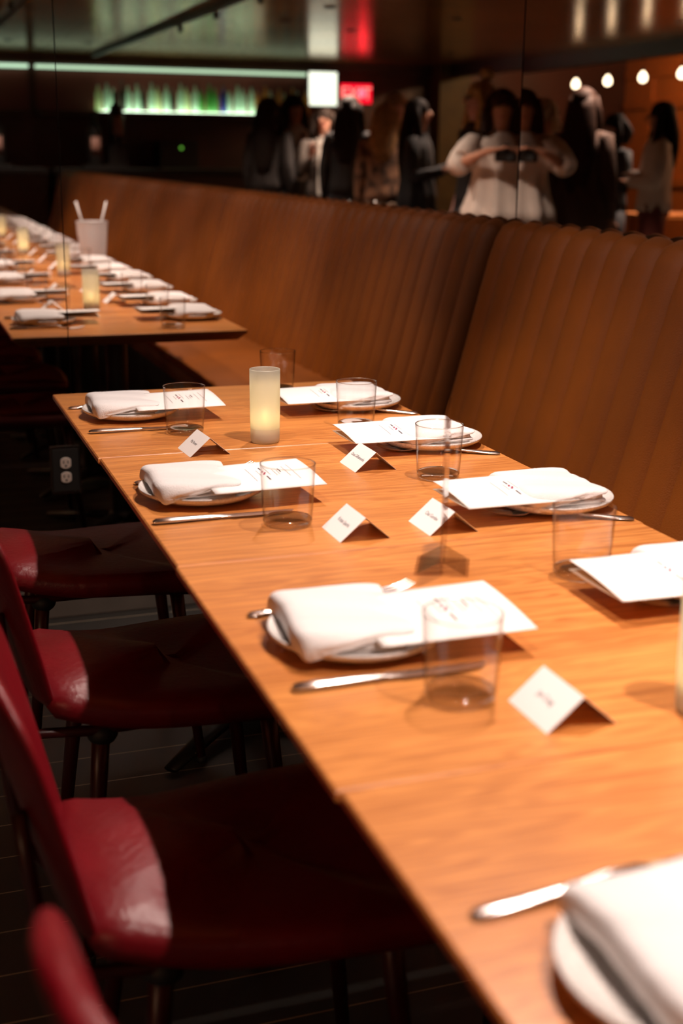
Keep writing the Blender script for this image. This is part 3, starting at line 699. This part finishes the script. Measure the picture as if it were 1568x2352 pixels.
# ------------------------------------------------------------------ bar (back wall)
def boxthing(name, label, cat, parts, group=None):
    t = tag(bpy.data.objects.new(name, None), label, cat, group); COL.objects.link(t)
    for pn, lo, hi, mm in parts:
        bm = B(); add_box(bm, lo, hi, 0.003 if mm not in () else 0); obj(pn, bm, mm, t, False)
    return t
glow = emission('lit_glass_shelf', (0.70, 0.95, 0.76), 10.0)
strip_m = emission('light_strip', (0.55, 0.85, 0.62), 1.6)
white_m = emission('white_light_panel', (0.86, 1.0, 0.88), 2.6)
boxthing('back_bar_shelf', 'long lit back bar shelf crowded with bottles, seen in the mirror', 'shelf',
    [('shelf_board', (BX(690), YB+0.002, 1.70), (1.70, YB+0.30, 1.755), M['darkwall']), ('lit_shelf', (BX(592), YB+0.03, 1.755), (BX(225), YB+0.28, 1.763), glow),
     ('light_strip', (BX(757), YB+0.02, 2.220), (1.70, YB+0.10, 2.256), strip_m), ('rear_panel', (BX(757), YB+0.002, 1.763), (1.70, YB+0.012, 2.20), mat('dim_red_panel', (0.14, 0.03, 0.02), 0.5))])
boxthing('light_box', 'bright white backlit panel at the end of the bar, seen in the mirror', 'light panel',
    [('frame', (BX(760), YB+0.125, 1.86), (BX(693), YB+0.20, 2.28), M['blackwall']), ('diffuser', (BX(758), YB+0.20, 1.875), (BX(695), YB+0.212, 2.265), white_m)])
boxthing('bar_counter', 'dark wooden bar counter under the bottle shelf, seen in the mirror', 'bar',
    [('counter_top', (-2.1, YB+0.9, 1.08), (1.70, YB+1.5, 1.13), M['blackwall']), ('front_panel', (-2.05, YB+1.35, 0.0), (1.70, YB+1.42, 1.08), M['darkwall'])])
boxthing('back_counter', 'dark cabinet under the bottle shelf against the bar wall, seen in the mirror', 'cabinet',
    [('cabinet_body', (-2.1, YB+0.002, 0.0), (1.70, YB+0.42, 1.02), M['darkwall']), ('worktop', (-2.1, YB+0.002, 1.02), (1.70, YB+0.46, 1.06), M['blackwall'])])
t = boxthing('coffee_machine', 'dark countertop machine with one green light, seen in the mirror', 'machine',
    [('body', (-0.10, YB+0.1, 1.06), (0.36, YB+0.42, 1.44), M['blackwall']), ('indicator_light', (0.09, YB+0.42, 1.34), (0.12, YB+0.43, 1.37), emission('green_indicator', (0.25, 0.9, 0.10), 1.0))])
# bottles
bcols = {'clear': ((0.70, 0.86, 0.74), 0.75), 'green': ((0.16, 0.50, 0.14), 0.7), 'amber': ((0.72, 0.38, 0.06), 0.7), 'blue': ((0.03, 0.07, 0.42), 0.6), 'pale': ((0.80, 0.88, 0.60), 0.7), 'dark': ((0.03, 0.03, 0.02), 0.3)}
BMAT = {k: frosted(k+'_bottle_glass', c, tl, 0.12) for k, (c, tl) in bcols.items()}
capm = mat('bottle_cap', (0.15, 0.12, 0.1), 0.4)
def make_bottle(kind, h, r):
    t = thing('liquor_bottle', 'x', 'bottle', group='bottles on the lit back bar')
    bm = B(); lathe(bm, [(0.0005, 0), (r*0.95, 0), (r, 0.01), (r, h*0.60), (r*0.85, h*0.68), (r*0.38, h*0.78), (r*0.34, h*0.94), (0.0005, h*0.945)], 20, cap=False); obj('body', bm, BMAT[kind], t)
    bm = B(); lathe(bm, [(0.0005, h), (r*0.40, h), (r*0.42, h*0.93), (0.0005, h*0.93)], 16, cap=False); obj('cap', bm, capm, t)
    return t
protos = {}
kinds = ['pale', 'clear', 'clear', 'dark', 'clear', 'clear', 'dark', 'clear', 'pale', 'clear', 'dark', 'clear', 'pale', 'clear', 'green', 'green', 'green', 'blue', 'clear', 'clear', 'clear', 'clear', 'amber', 'amber', 'clear', 'amber', 'pale', 'amber', 'clear', 'amber']
adj = {'pale': 'pale yellow', 'clear': 'clear', 'dark': 'dark', 'green': 'green', 'blue': 'blue', 'amber': 'amber'}
for i, kd in enumerate(kinds):
    hh = [0.30, 0.34, 0.27, 0.32][(i*3) % 4]
    if kd not in protos: protos[kd] = Maker(make_bottle(kd, 0.31, 0.040))
    o = protos[kd]((BX(222)+(BX(690)-BX(222))*i/29, YB+0.10+0.09*(i % 2), 1.764 if i < 24 else 1.7555), 0, adj[kd]+' glass bottle on the lit back bar, '+ORD[i]+' from the side wall')
    o.scale = (1, 1, hh/0.31)
darkshelf = boxthing('bottle_plinth', 'stepped black plinth at the end of the bar, seen in the mirror', 'shelf',
    [('lower_step', (BX(245), YB+0.92, 1.13), (BX(150), YB+1.25, 1.16), M['blackwall']), ('upper_step', (BX(245), YB+0.92, 1.16), (BX(208), YB+1.12, 1.38), M['blackwall'])])
def make_big():
    t = thing('wine_bottle', 'x', 'bottle', group='oversized dark wine bottles at the bar end')
    bm = B(); lathe(bm, [(0.0005, 0), (0.080, 0), (0.085, 0.012), (0.085, 0.33), (0.070, 0.39), (0.028, 0.45), (0.025, 0.56), (0.0005, 0.56)], 28, cap=False); obj('body', bm, M['blackwall'], t)
    bm = B(); loft(bm, [[(0.0862*math.cos(a), 0.0862*math.sin(a), z) for a in [PI/2-0.7+1.4*i/10 for i in range(11)]]+[(0.0856*math.cos(a), 0.0856*math.sin(a), z) for a in [PI/2+0.7-1.4*i/10 for i in range(11)]] for z in (0.10, 0.30)]); obj('label', bm, mat('pink_label', (0.42, 0.22, 0.17), 0.6), t)
    return t
WM = Maker(make_big())
WM((BX(178), YB+1.06, 1.1605), 0, 'oversized dark wine bottle with a pink label on the lower step, seen in the mirror'); WM((BX(228), YB+1.02, 1.3805), 0, 'oversized dark wine bottle with a pink label on the upper step, seen in the mirror')
# exit sign
t = thing('exit_sign', 'red lit EXIT sign on the brown back wall, seen in the mirror', 'exit sign', (BX(812), YB+0.002, 2.03))
bm = B(); add_box(bm, (-0.215, 0, -0.125), (0.215, 0.05, 0.125), 0.006); obj('housing', bm, M['blackwall'], t, False)
bm = B(); add_box(bm, (-0.205, 0.05, -0.115), (0.205, 0.054, 0.115)); obj('face', bm, emission('red_sign_glow', (1.0, 0.005, 0.03), 2.2), t, False)
c = bpy.data.curves.new('lettering', 'FONT'); c.body = 'EXIT'; c.size = 0.20; c.align_x = 'CENTER'; c.align_y = 'CENTER'; c.extrude = 0.001
tmp = bpy.data.objects.new('tmp', c); COL.objects.link(tmp); bpy.context.view_layer.update()
me = bpy.data.meshes.new_from_object(tmp.evaluated_get(bpy.context.evaluated_depsgraph_get())); bpy.data.objects.remove(tmp)
me.materials.clear(); me.materials.append(emission('sign_letters', (1.0, 0.30, 0.28), 2.4))
lo = bpy.data.objects.new('lettering', me); COL.objects.link(lo); lo.parent = t; lo.matrix_local = Matrix(((-1, 0, 0, 0), (0, 0, 1, 0.056), (0, 1, 0, 0), (0, 0, 0, 1)))
point('sign_light', (BX(812), YB+0.25, 2.03), 1.2, 0.05, (1, 0.02, 0.04))
# side bay table
boxthing('side_table', 'wooden side table beside the people, seen in the mirror', 'table',
    [('tabletop', (-3.5, -3.5, 0.78), (-2.6, -2.9, 0.82), M['panelwood']), ('leg', (-3.4, -3.4, 0), (-3.34, -3.34, 0.78), M['panelwood']), ('leg', (-2.76, -3.4, 0), (-2.70, -3.34, 0.78), M['panelwood']), ('leg', (-3.4, -3.06, 0), (-3.34, -3.0, 0.78), M['panelwood']), ('leg', (-2.76, -3.06, 0), (-2.70, -3.0, 0.78), M['panelwood'])])

# ------------------------------------------------------------------ people
def skin_obj(name, V_, E_, Rr, m, parent, root=0, sub=2):
    me = bpy.data.meshes.new(name); me.from_pydata([tuple(v) for v in V_], E_, []); me.materials.append(m)
    o = bpy.data.objects.new(name, me); COL.objects.link(o)
    if parent: o.parent = parent
    sk = o.modifiers.new('skin', 'SKIN'); sk.use_smooth_shade = True
    lay = me.skin_vertices[0] if me.skin_vertices else None
    if lay is None:
        bpy.context.view_layer.objects.active = o; bpy.ops.mesh.customdata_skin_add(); lay = me.skin_vertices[0]
    for i, r in enumerate(Rr):
        lay.data[i].radius = (r, r) if not isinstance(r, tuple) else r
        lay.data[i].use_root = (i == root)
    s = o.modifiers.new('subsurf', 'SUBSURF'); s.levels = sub; s.render_levels = sub
    return o
def cloth(name, c, **k): return mat(name, c, 0.8, bump=0.4, scale=120, **k)
def person(label, pos, face, H=1.70, skin=(0.50, 0.25, 0.16), hair=(0.012, 0.008, 0.006), hairlen=0.45, top=(0.02, 0.02, 0.02), bottom=(0.02, 0.02, 0.025),
           arms=('down', 'down'), hem=0.90, flare=1.0, sleeve=1.0, puff=1.0, inner=None, skirt=False, hold=None, bun=False, hat=None, patt=0.0):
    """local frame: faces +y, +x is the person's right-hand side mirrored out; face = world angle of the facing direction"""
    k = H/1.70
    t = thing('person', label, 'person', (pos[0], pos[1], 0), face-PI/2)
    ms = mat('skin', skin, 0.5, var=0.06, vscale=8); mh = mat('hair', hair, 0.7, spec=0.15, var=0.3, vscale=30); mtp = cloth('top_fabric', top, var=max(0.08, patt), vscale=14 if patt else 6); mb = cloth('trouser_fabric', bottom)
    V_, E_, Rr = [], [], []
    def add(p, r, parent=None):
        V_.append(Vector(p)*k); Rr.append(r*k)
        if parent is not None: E_.append((parent, len(V_)-1))
        return len(V_)-1
    pel = add((0, 0, 0.95), 0.115); sp = add((0, 0.005, 1.10), 0.100, pel); ch = add((0, 0, 1.27), 0.115, sp); nb = add((0, -0.01, 1.40), 0.065, ch)
    nk = add((0, 0.0, 1.465), 0.047, nb); jw = add((0, 0.022, 1.525), 0.056, nk); hd = add((0, 0.008, 1.60), 0.080, jw); add((0, 0.0, 1.655), 0.058, hd)
    joints = []
    for s, arm in ((1, arms[0]), (-1, arms[1])):
        sh = (s*0.165, -0.005, 1.375)
        if arm == 'down': el, wr, hdv = (s*0.215, -0.02, 1.09), (s*0.225, 0.06, 0.84), Vector((0, 0.12, -1))
        elif arm == 'fold': el, wr, hdv = (s*0.235, 0.03, 1.11), (-s*0.04, 0.20, 1.13+0.03*s), Vector((-s, 0.1, 0.1))
        elif arm == 'phone': el, wr, hdv = (s*0.22, 0.05, 1.12), (s*0.075, 0.27, 1.26), Vector((-s*0.2, 0.4, 1))
        elif arm == 'camera': el, wr, hdv = (s*0.265, 0.09, 1.255), (s*0.115, 0.27, 1.335), Vector((-s*0.9, 0.2, 0.2))
        elif arm == 'glass': el, wr, hdv = (s*0.22, 0.02, 1.10), (s*0.14, 0.26, 1.20), Vector((-s*0.3, 0.8, 0.5))
        elif arm == 'gesture': el, wr, hdv = (s*0.22, 0.02, 1.10), (s*0.24, 0.27, 1.16), Vector((s*0.2, 0.9, 0.4))
        elif arm == 'hip': el, wr, hdv = (s*0.30, -0.06, 1.12), (s*0.16, 0.05, 0.99), Vector((-s*0.6, 0.3, -0.4))
        a = add(sh, 0.055, ch); b = add(((sh[0]+el[0])/2, (sh[1]+el[1])/2, (sh[2]+el[2])/2), 0.044, a); e = add(el, 0.037, b); f = add(tuple((e_*0.6+w_*0.4) for e_, w_ in zip(el, wr)), 0.035, e); wv = add(wr, 0.023, f)
        hdv.normalize(); p = Vector(wr)+hdv*0.045; pm = add(p, 0.024, wv)
        side = hdv.cross(Vector((0, 0, 1)) if abs(hdv.z) < 0.8 else Vector((0, 1, 0))).normalized()
        curl = Vector((0, 1, 0)) if abs(hdv.y) < 0.7 else Vector((0, 0, -1))
        for q, ln in ((-1.5, 0.060), (-0.5, 0.072), (0.5, 0.078), (1.5, 0.070)):
            f1 = add(p+hdv*0.030+side*q*0.017, 0.0095, pm); f2 = add(p+hdv*(0.030+ln*0.5)+side*q*0.019+curl*0.004, 0.0085, f1); add(p+hdv*(0.030+ln*0.85)+side*q*0.019+curl*0.020, 0.0072, f2)
        t1 = add(p-hdv*0.006+side*0.034+curl*0.010, 0.0105, pm); add(p+hdv*0.026+side*0.050+curl*0.020, 0.0085, t1)
        joints.append((sh, el, wr))
    for s in (1, -1):
        hp = add((s*0.085, 0, 0.88), 0.090, pel); th = add((s*0.095, 0.01, 0.70), 0.075, hp); kn = add((s*0.095, 0.015, 0.49), 0.053, th); ca = add((s*0.098, -0.01, 0.34), 0.050, kn); an = add((s*0.10, -0.02, 0.085), 0.033, ca)
        hl = add((s*0.10, -0.02, 0.045), 0.032, an); add((s*0.11, 0.13, 0.030), 0.026, hl)
    body = skin_obj('body', V_, E_, Rr, ms, t)
    # face
    bm = B(); tube(bm, [Vector((0, 0.088, 1.615))*k, Vector((0, 0.104, 1.585))*k, Vector((0, 0.090, 1.572))*k], [0.007*k, 0.012*k, 0.011*k], 8); obj('nose', bm, ms, t)
    for s in (1, -1):
        bm = B(); sphere(bm, Vector((s*0.031, 0.080, 1.612))*k, 0.0125*k, 10, 8); obj('eye', bm, mat('eye', (0.10, 0.07, 0.06), 0.2), t)
        bm = B(); sphere(bm, Vector((s*0.079, 0.0, 1.590))*k, 0.024*k, 10, 8, (0.4, 0.7, 1.2)); obj('ear', bm, ms, t)
    bm = B(); sphere(bm, Vector((0, 0.083, 1.545))*k, 0.020*k, 10, 8, (1.1, 0.35, 0.35)); obj('mouth', bm, mat('lips', (0.35, 0.08, 0.07), 0.4), t)
    # hair
    bm = B(); sphere(bm, Vector((0, -0.022, 1.635))*k, 0.097*k, 24, 16, (0.98, 1.03, 0.90))
    if hairlen > 0.1:
        rings = []
        for i in range(9):
            q = i/8; z = 1.66-hairlen*q
            rings.append([(x*k, y*k, zz*k) for x, y, zz in ell((0, -0.055-0.055*math.sin(min(1, q*1.3)*PI/2), z), 0.090+0.035*math.sin(q*PI)-0.03*q**4, 0.055+0.012*math.sin(q*PI)-0.025*q**3, 18)])
        loft(bm, rings)
        for s in (1, -1): tube(bm, [Vector((s*0.082, 0.01, 1.66))*k, Vector((s*0.098, 0.015, 1.56))*k, Vector((s*0.105, 0.03, 1.45))*k, Vector((s*0.10, 0.06, 1.66-hairlen*0.8))*k], [0.018*k, 0.030*k, 0.032*k, 0.012*k], 12)
    if bun: sphere(bm, Vector((0, -0.06, 1.76))*k, 0.05*k, 16, 10)
    obj('hair', bm, mh, t)
    # top: torso + sleeves
    bm = B(); rings = []
    for z, rx, ry in ((1.455, 0.062, 0.060), (1.425, 0.105, 0.078), (1.385, 0.180, 0.098), (1.31, 0.185, 0.120), (1.20, 0.170, 0.130), (1.08, 0.158*(0.5+0.5*flare), 0.122*(0.5+0.5*flare)), (0.98, 0.172*flare, 0.132*flare), (hem, 0.180*flare, 0.138*flare)):
        n = 40; fold = 0.008*(flare-0.9)*6*(1 if z < 1.15 else 0.1)
        rings.append([((rx+fold*math.cos(9*a))*math.cos(a)*k, ((ry+fold*math.cos(9*a))*math.sin(a)-0.002)*k, z*k) for a in [2*PI*i/n for i in range(n)]])
    loft(bm, rings, True)
    for sh, el, wr in joints:
        sh, el, wr = Vector(sh), Vector(el), Vector(wr)
        end = wr if sleeve >= 1 else el+(wr-el)*max(0, (sleeve-0.5)*2)
        pts = [sh-Vector((sh.x*0.30, 0, 0)), sh, sh.lerp(el, 0.35), sh.lerp(el, 0.75), el, el.lerp(end, 0.5), end]
        if sleeve < 0.6: pts = [sh-Vector((sh.x*0.30, 0, 0)), sh, sh.lerp(el, 0.35), sh.lerp(el, 0.75), sh.lerp(el, 0.96)]
        rr = [0.06, 0.066*puff**.5, 0.062*puff, 0.060*puff, 0.053*puff**1.0, 0.048*puff, 0.033*puff**.5][:len(pts)]
        tube(bm, [p*k for p in pts], [r*k for r in rr], 16)
    obj('top', bm, mtp, t, True)
    if inner:
        bm = B(); loft(bm, [[(x*k, y*k, z*k) for x, y in ((-0.035, yy), (0.035, yy), (0.040, yy-0.02), (-0.040, yy-0.02))] for z, yy in ((hem+0.02, 0.150*flare), (1.10, 0.142), (1.25, 0.140), (1.36, 0.120), (1.42, 0.090))]); obj('shirt_front', bm, cloth('shirt', inner), t, False)
    # trousers or skirt
    bm = B()
    if skirt: loft(bm, [[(x*k, y*k, z*k) for x, y, z in ell((0, 0, zz), a, b, 24)] for zz, a, b in ((1.02, 0.145, 0.115), (0.9, 0.180, 0.135), (0.6, 0.22, 0.18), (0.45, 0.25, 0.21))])
    else:
        loft(bm, [[(x*k, y*k, z*k) for x, y, z in ell((0, 0, zz), a, b, 24)] for zz, a, b in ((1.03, 0.140, 0.112), (0.93, 0.175, 0.130), (0.86, 0.180, 0.125), (0.82, 0.150, 0.105))])
        for s in (1, -1): tube(bm, [Vector(p)*k for p in ((s*0.085, 0, 0.90), (s*0.095, 0.01, 0.70), (s*0.098, 0.015, 0.49), (s*0.10, -0.01, 0.30), (s*0.10, -0.015, 0.11))], [0.098*k, 0.090*k, 0.070*k, 0.065*k, 0.060*k], 16)
    obj('skirt' if skirt else 'trousers', bm, mb, t)
    for s in (1, -1):
        bm = B(); loft(bm, [[(x*k, y*k, z*k) for x, y, z in ell((s*0.105, 0.055+dy, zz), a, b, 20)] for zz, a, b, dy in ((0.0, 0.044, 0.135, 0), (0.02, 0.047, 0.138, 0), (0.055, 0.040, 0.115, -0.02), (0.085, 0.038, 0.05, -0.075))]); obj('shoe', bm, M['blackrub'], t)
    return t, k
FA = math.atan2(math.cos(YAW), math.sin(YAW))      # world angle of the photograph's viewing direction
# the photographer, seen in the mirrored corner
ph, k = person('woman in a cream blouse and jeans holding up a black camera, in the mirrored corner', (-0.115, -0.345), FA-0.03, 1.70, top=(0.72, 0.64, 0.58), bottom=(0.05, 0.09, 0.16), arms=('camera', 'camera'), flare=1.28, hem=0.90, puff=1.45, sleeve=0.62, hair=(0.03, 0.014, 0.009), hairlen=0.26)
t = thing('photo_camera', 'black photo camera held up by the woman in the cream blouse', 'camera', (0, 0, CZ)); t.rotation_euler = (0, 0, -YAW)
bm = B(); add_box(bm, (-0.068, -0.155, -0.045), (0.068, -0.095, 0.042), 0.012); add_box(bm, (-0.022, -0.150, 0.038), (0.022, -0.098, 0.065), 0.008); obj('body', bm, M['blackrub'], t, True, 0, 40)
bm = B(); lathe(bm, [(0.034, 0.0), (0.036, 0.02), (0.036, 0.055), (0.033, 0.060), (0.030, 0.058), (0.028, 0.040), (0.0005, 0.038)], 28, cap=False)
for v in bm.verts: v.co = Vector((v.co.x, -0.095+v.co.z, v.co.y))
obj('lens', bm, M['blackrub'], t, True, 0, 40)
def crowd(u, Yv, turn, label, **kw):
    """turn: 0 faces the lens, +90 faces picture right, -90 picture left, 180 away"""
    (x, y), az = at(u, Yv)
    # unfolded direction towards the lens is (-sin az, -cos az); turned by 180 in the real room
    a = math.atan2(math.cos(az), math.sin(az))+math.radians(turn)
    return person(label+', seen in the mirror', (x, y), a, **kw)
crowd(607, 12.35, 150, 'woman with long black hair and dark clothes, turned away', H=1.80, hairlen=0.6, top=(0.02, 0.016, 0.014))
crowd(665, 13.0, 25, 'woman in a grey-white blouse with raised hands', H=1.86, top=(0.42, 0.38, 0.40), bottom=(0.03, 0.03, 0.03), arms=('phone', 'phone'), puff=1.5, hairlen=0.35, hem=0.95)
crowd(733, 12.15, -10, 'woman in a grey blazer and white shirt, hands raised', H=1.72, top=(0.12, 0.10, 0.085), arms=('phone', 'phone'), inner=(0.5, 0.47, 0.42), hairlen=0.2, hair=(0.02, 0.012, 0.008), skin=(0.6, 0.3, 0.2))
crowd(790, 11.6, 165, 'person with big black hair and black clothes, turned away', H=1.80, hairlen=0.5, top=(0.012, 0.011, 0.011))
crowd(872, 10.9, 170, 'woman with long blond hair and a patterned brown top, turned away', H=1.72, hair=(0.42, 0.24, 0.11), hairlen=0.42, top=(0.22, 0.11, 0.06), patt=0.8, bottom=(0.25, 0.17, 0.12), skirt=True)
crowd(897, 12.0, 20, 'fair-haired woman behind the patterned top', H=1.86, hair=(0.40, 0.25, 0.14), hairlen=0.3, top=(0.05, 0.04, 0.04), skin=(0.65, 0.34, 0.26))
crowd(948, 10.3, 75, 'woman in a black jacket with long black hair, one hand out', H=1.74, hairlen=0.6, top=(0.012, 0.012, 0.014), arms=('gesture', 'glass'), flare=1.15, hem=0.8)
crowd(1080, 8.75, -65, 'tall blond woman in a black dress with bare arms', H=1.80, hair=(0.50, 0.33, 0.16), hairlen=0.42, bun=True, top=(0.012, 0.011, 0.011), arms=('down', 'down'), sleeve=0.3, skirt=True, skin=(0.60, 0.33, 0.28))
crowd(1268, 9.4, 120, 'fair-haired person in a white blouse behind the photographer', H=1.72, hair=(0.62, 0.50, 0.36), hairlen=0.15, top=(0.75, 0.66, 0.60), puff=1.4, bottom=(0.3, 0.1, 0.03))
crowd(1352, 8.7, 165, 'woman with long dark hair and a brown coat, turned away', H=1.77, hair=(0.035, 0.015, 0.009), hairlen=0.65, top=(0.06, 0.028, 0.016), hem=0.55, flare=1.15)
crowd(1420, 9.9, -50, 'person in black holding a glass', H=1.64, hairlen=0.2, top=(0.014, 0.013, 0.013), arms=('glass', 'glass'), skin=(0.55, 0.30, 0.24))
crowd(1525, 9.4, -80, 'woman in a white cardigan with folded arms and black hair', H=1.72, hairlen=0.45, top=(0.72, 0.62, 0.54), arms=('fold', 'fold'), bottom=(0.16, 0.03, 0.02), puff=1.15, hem=0.88)
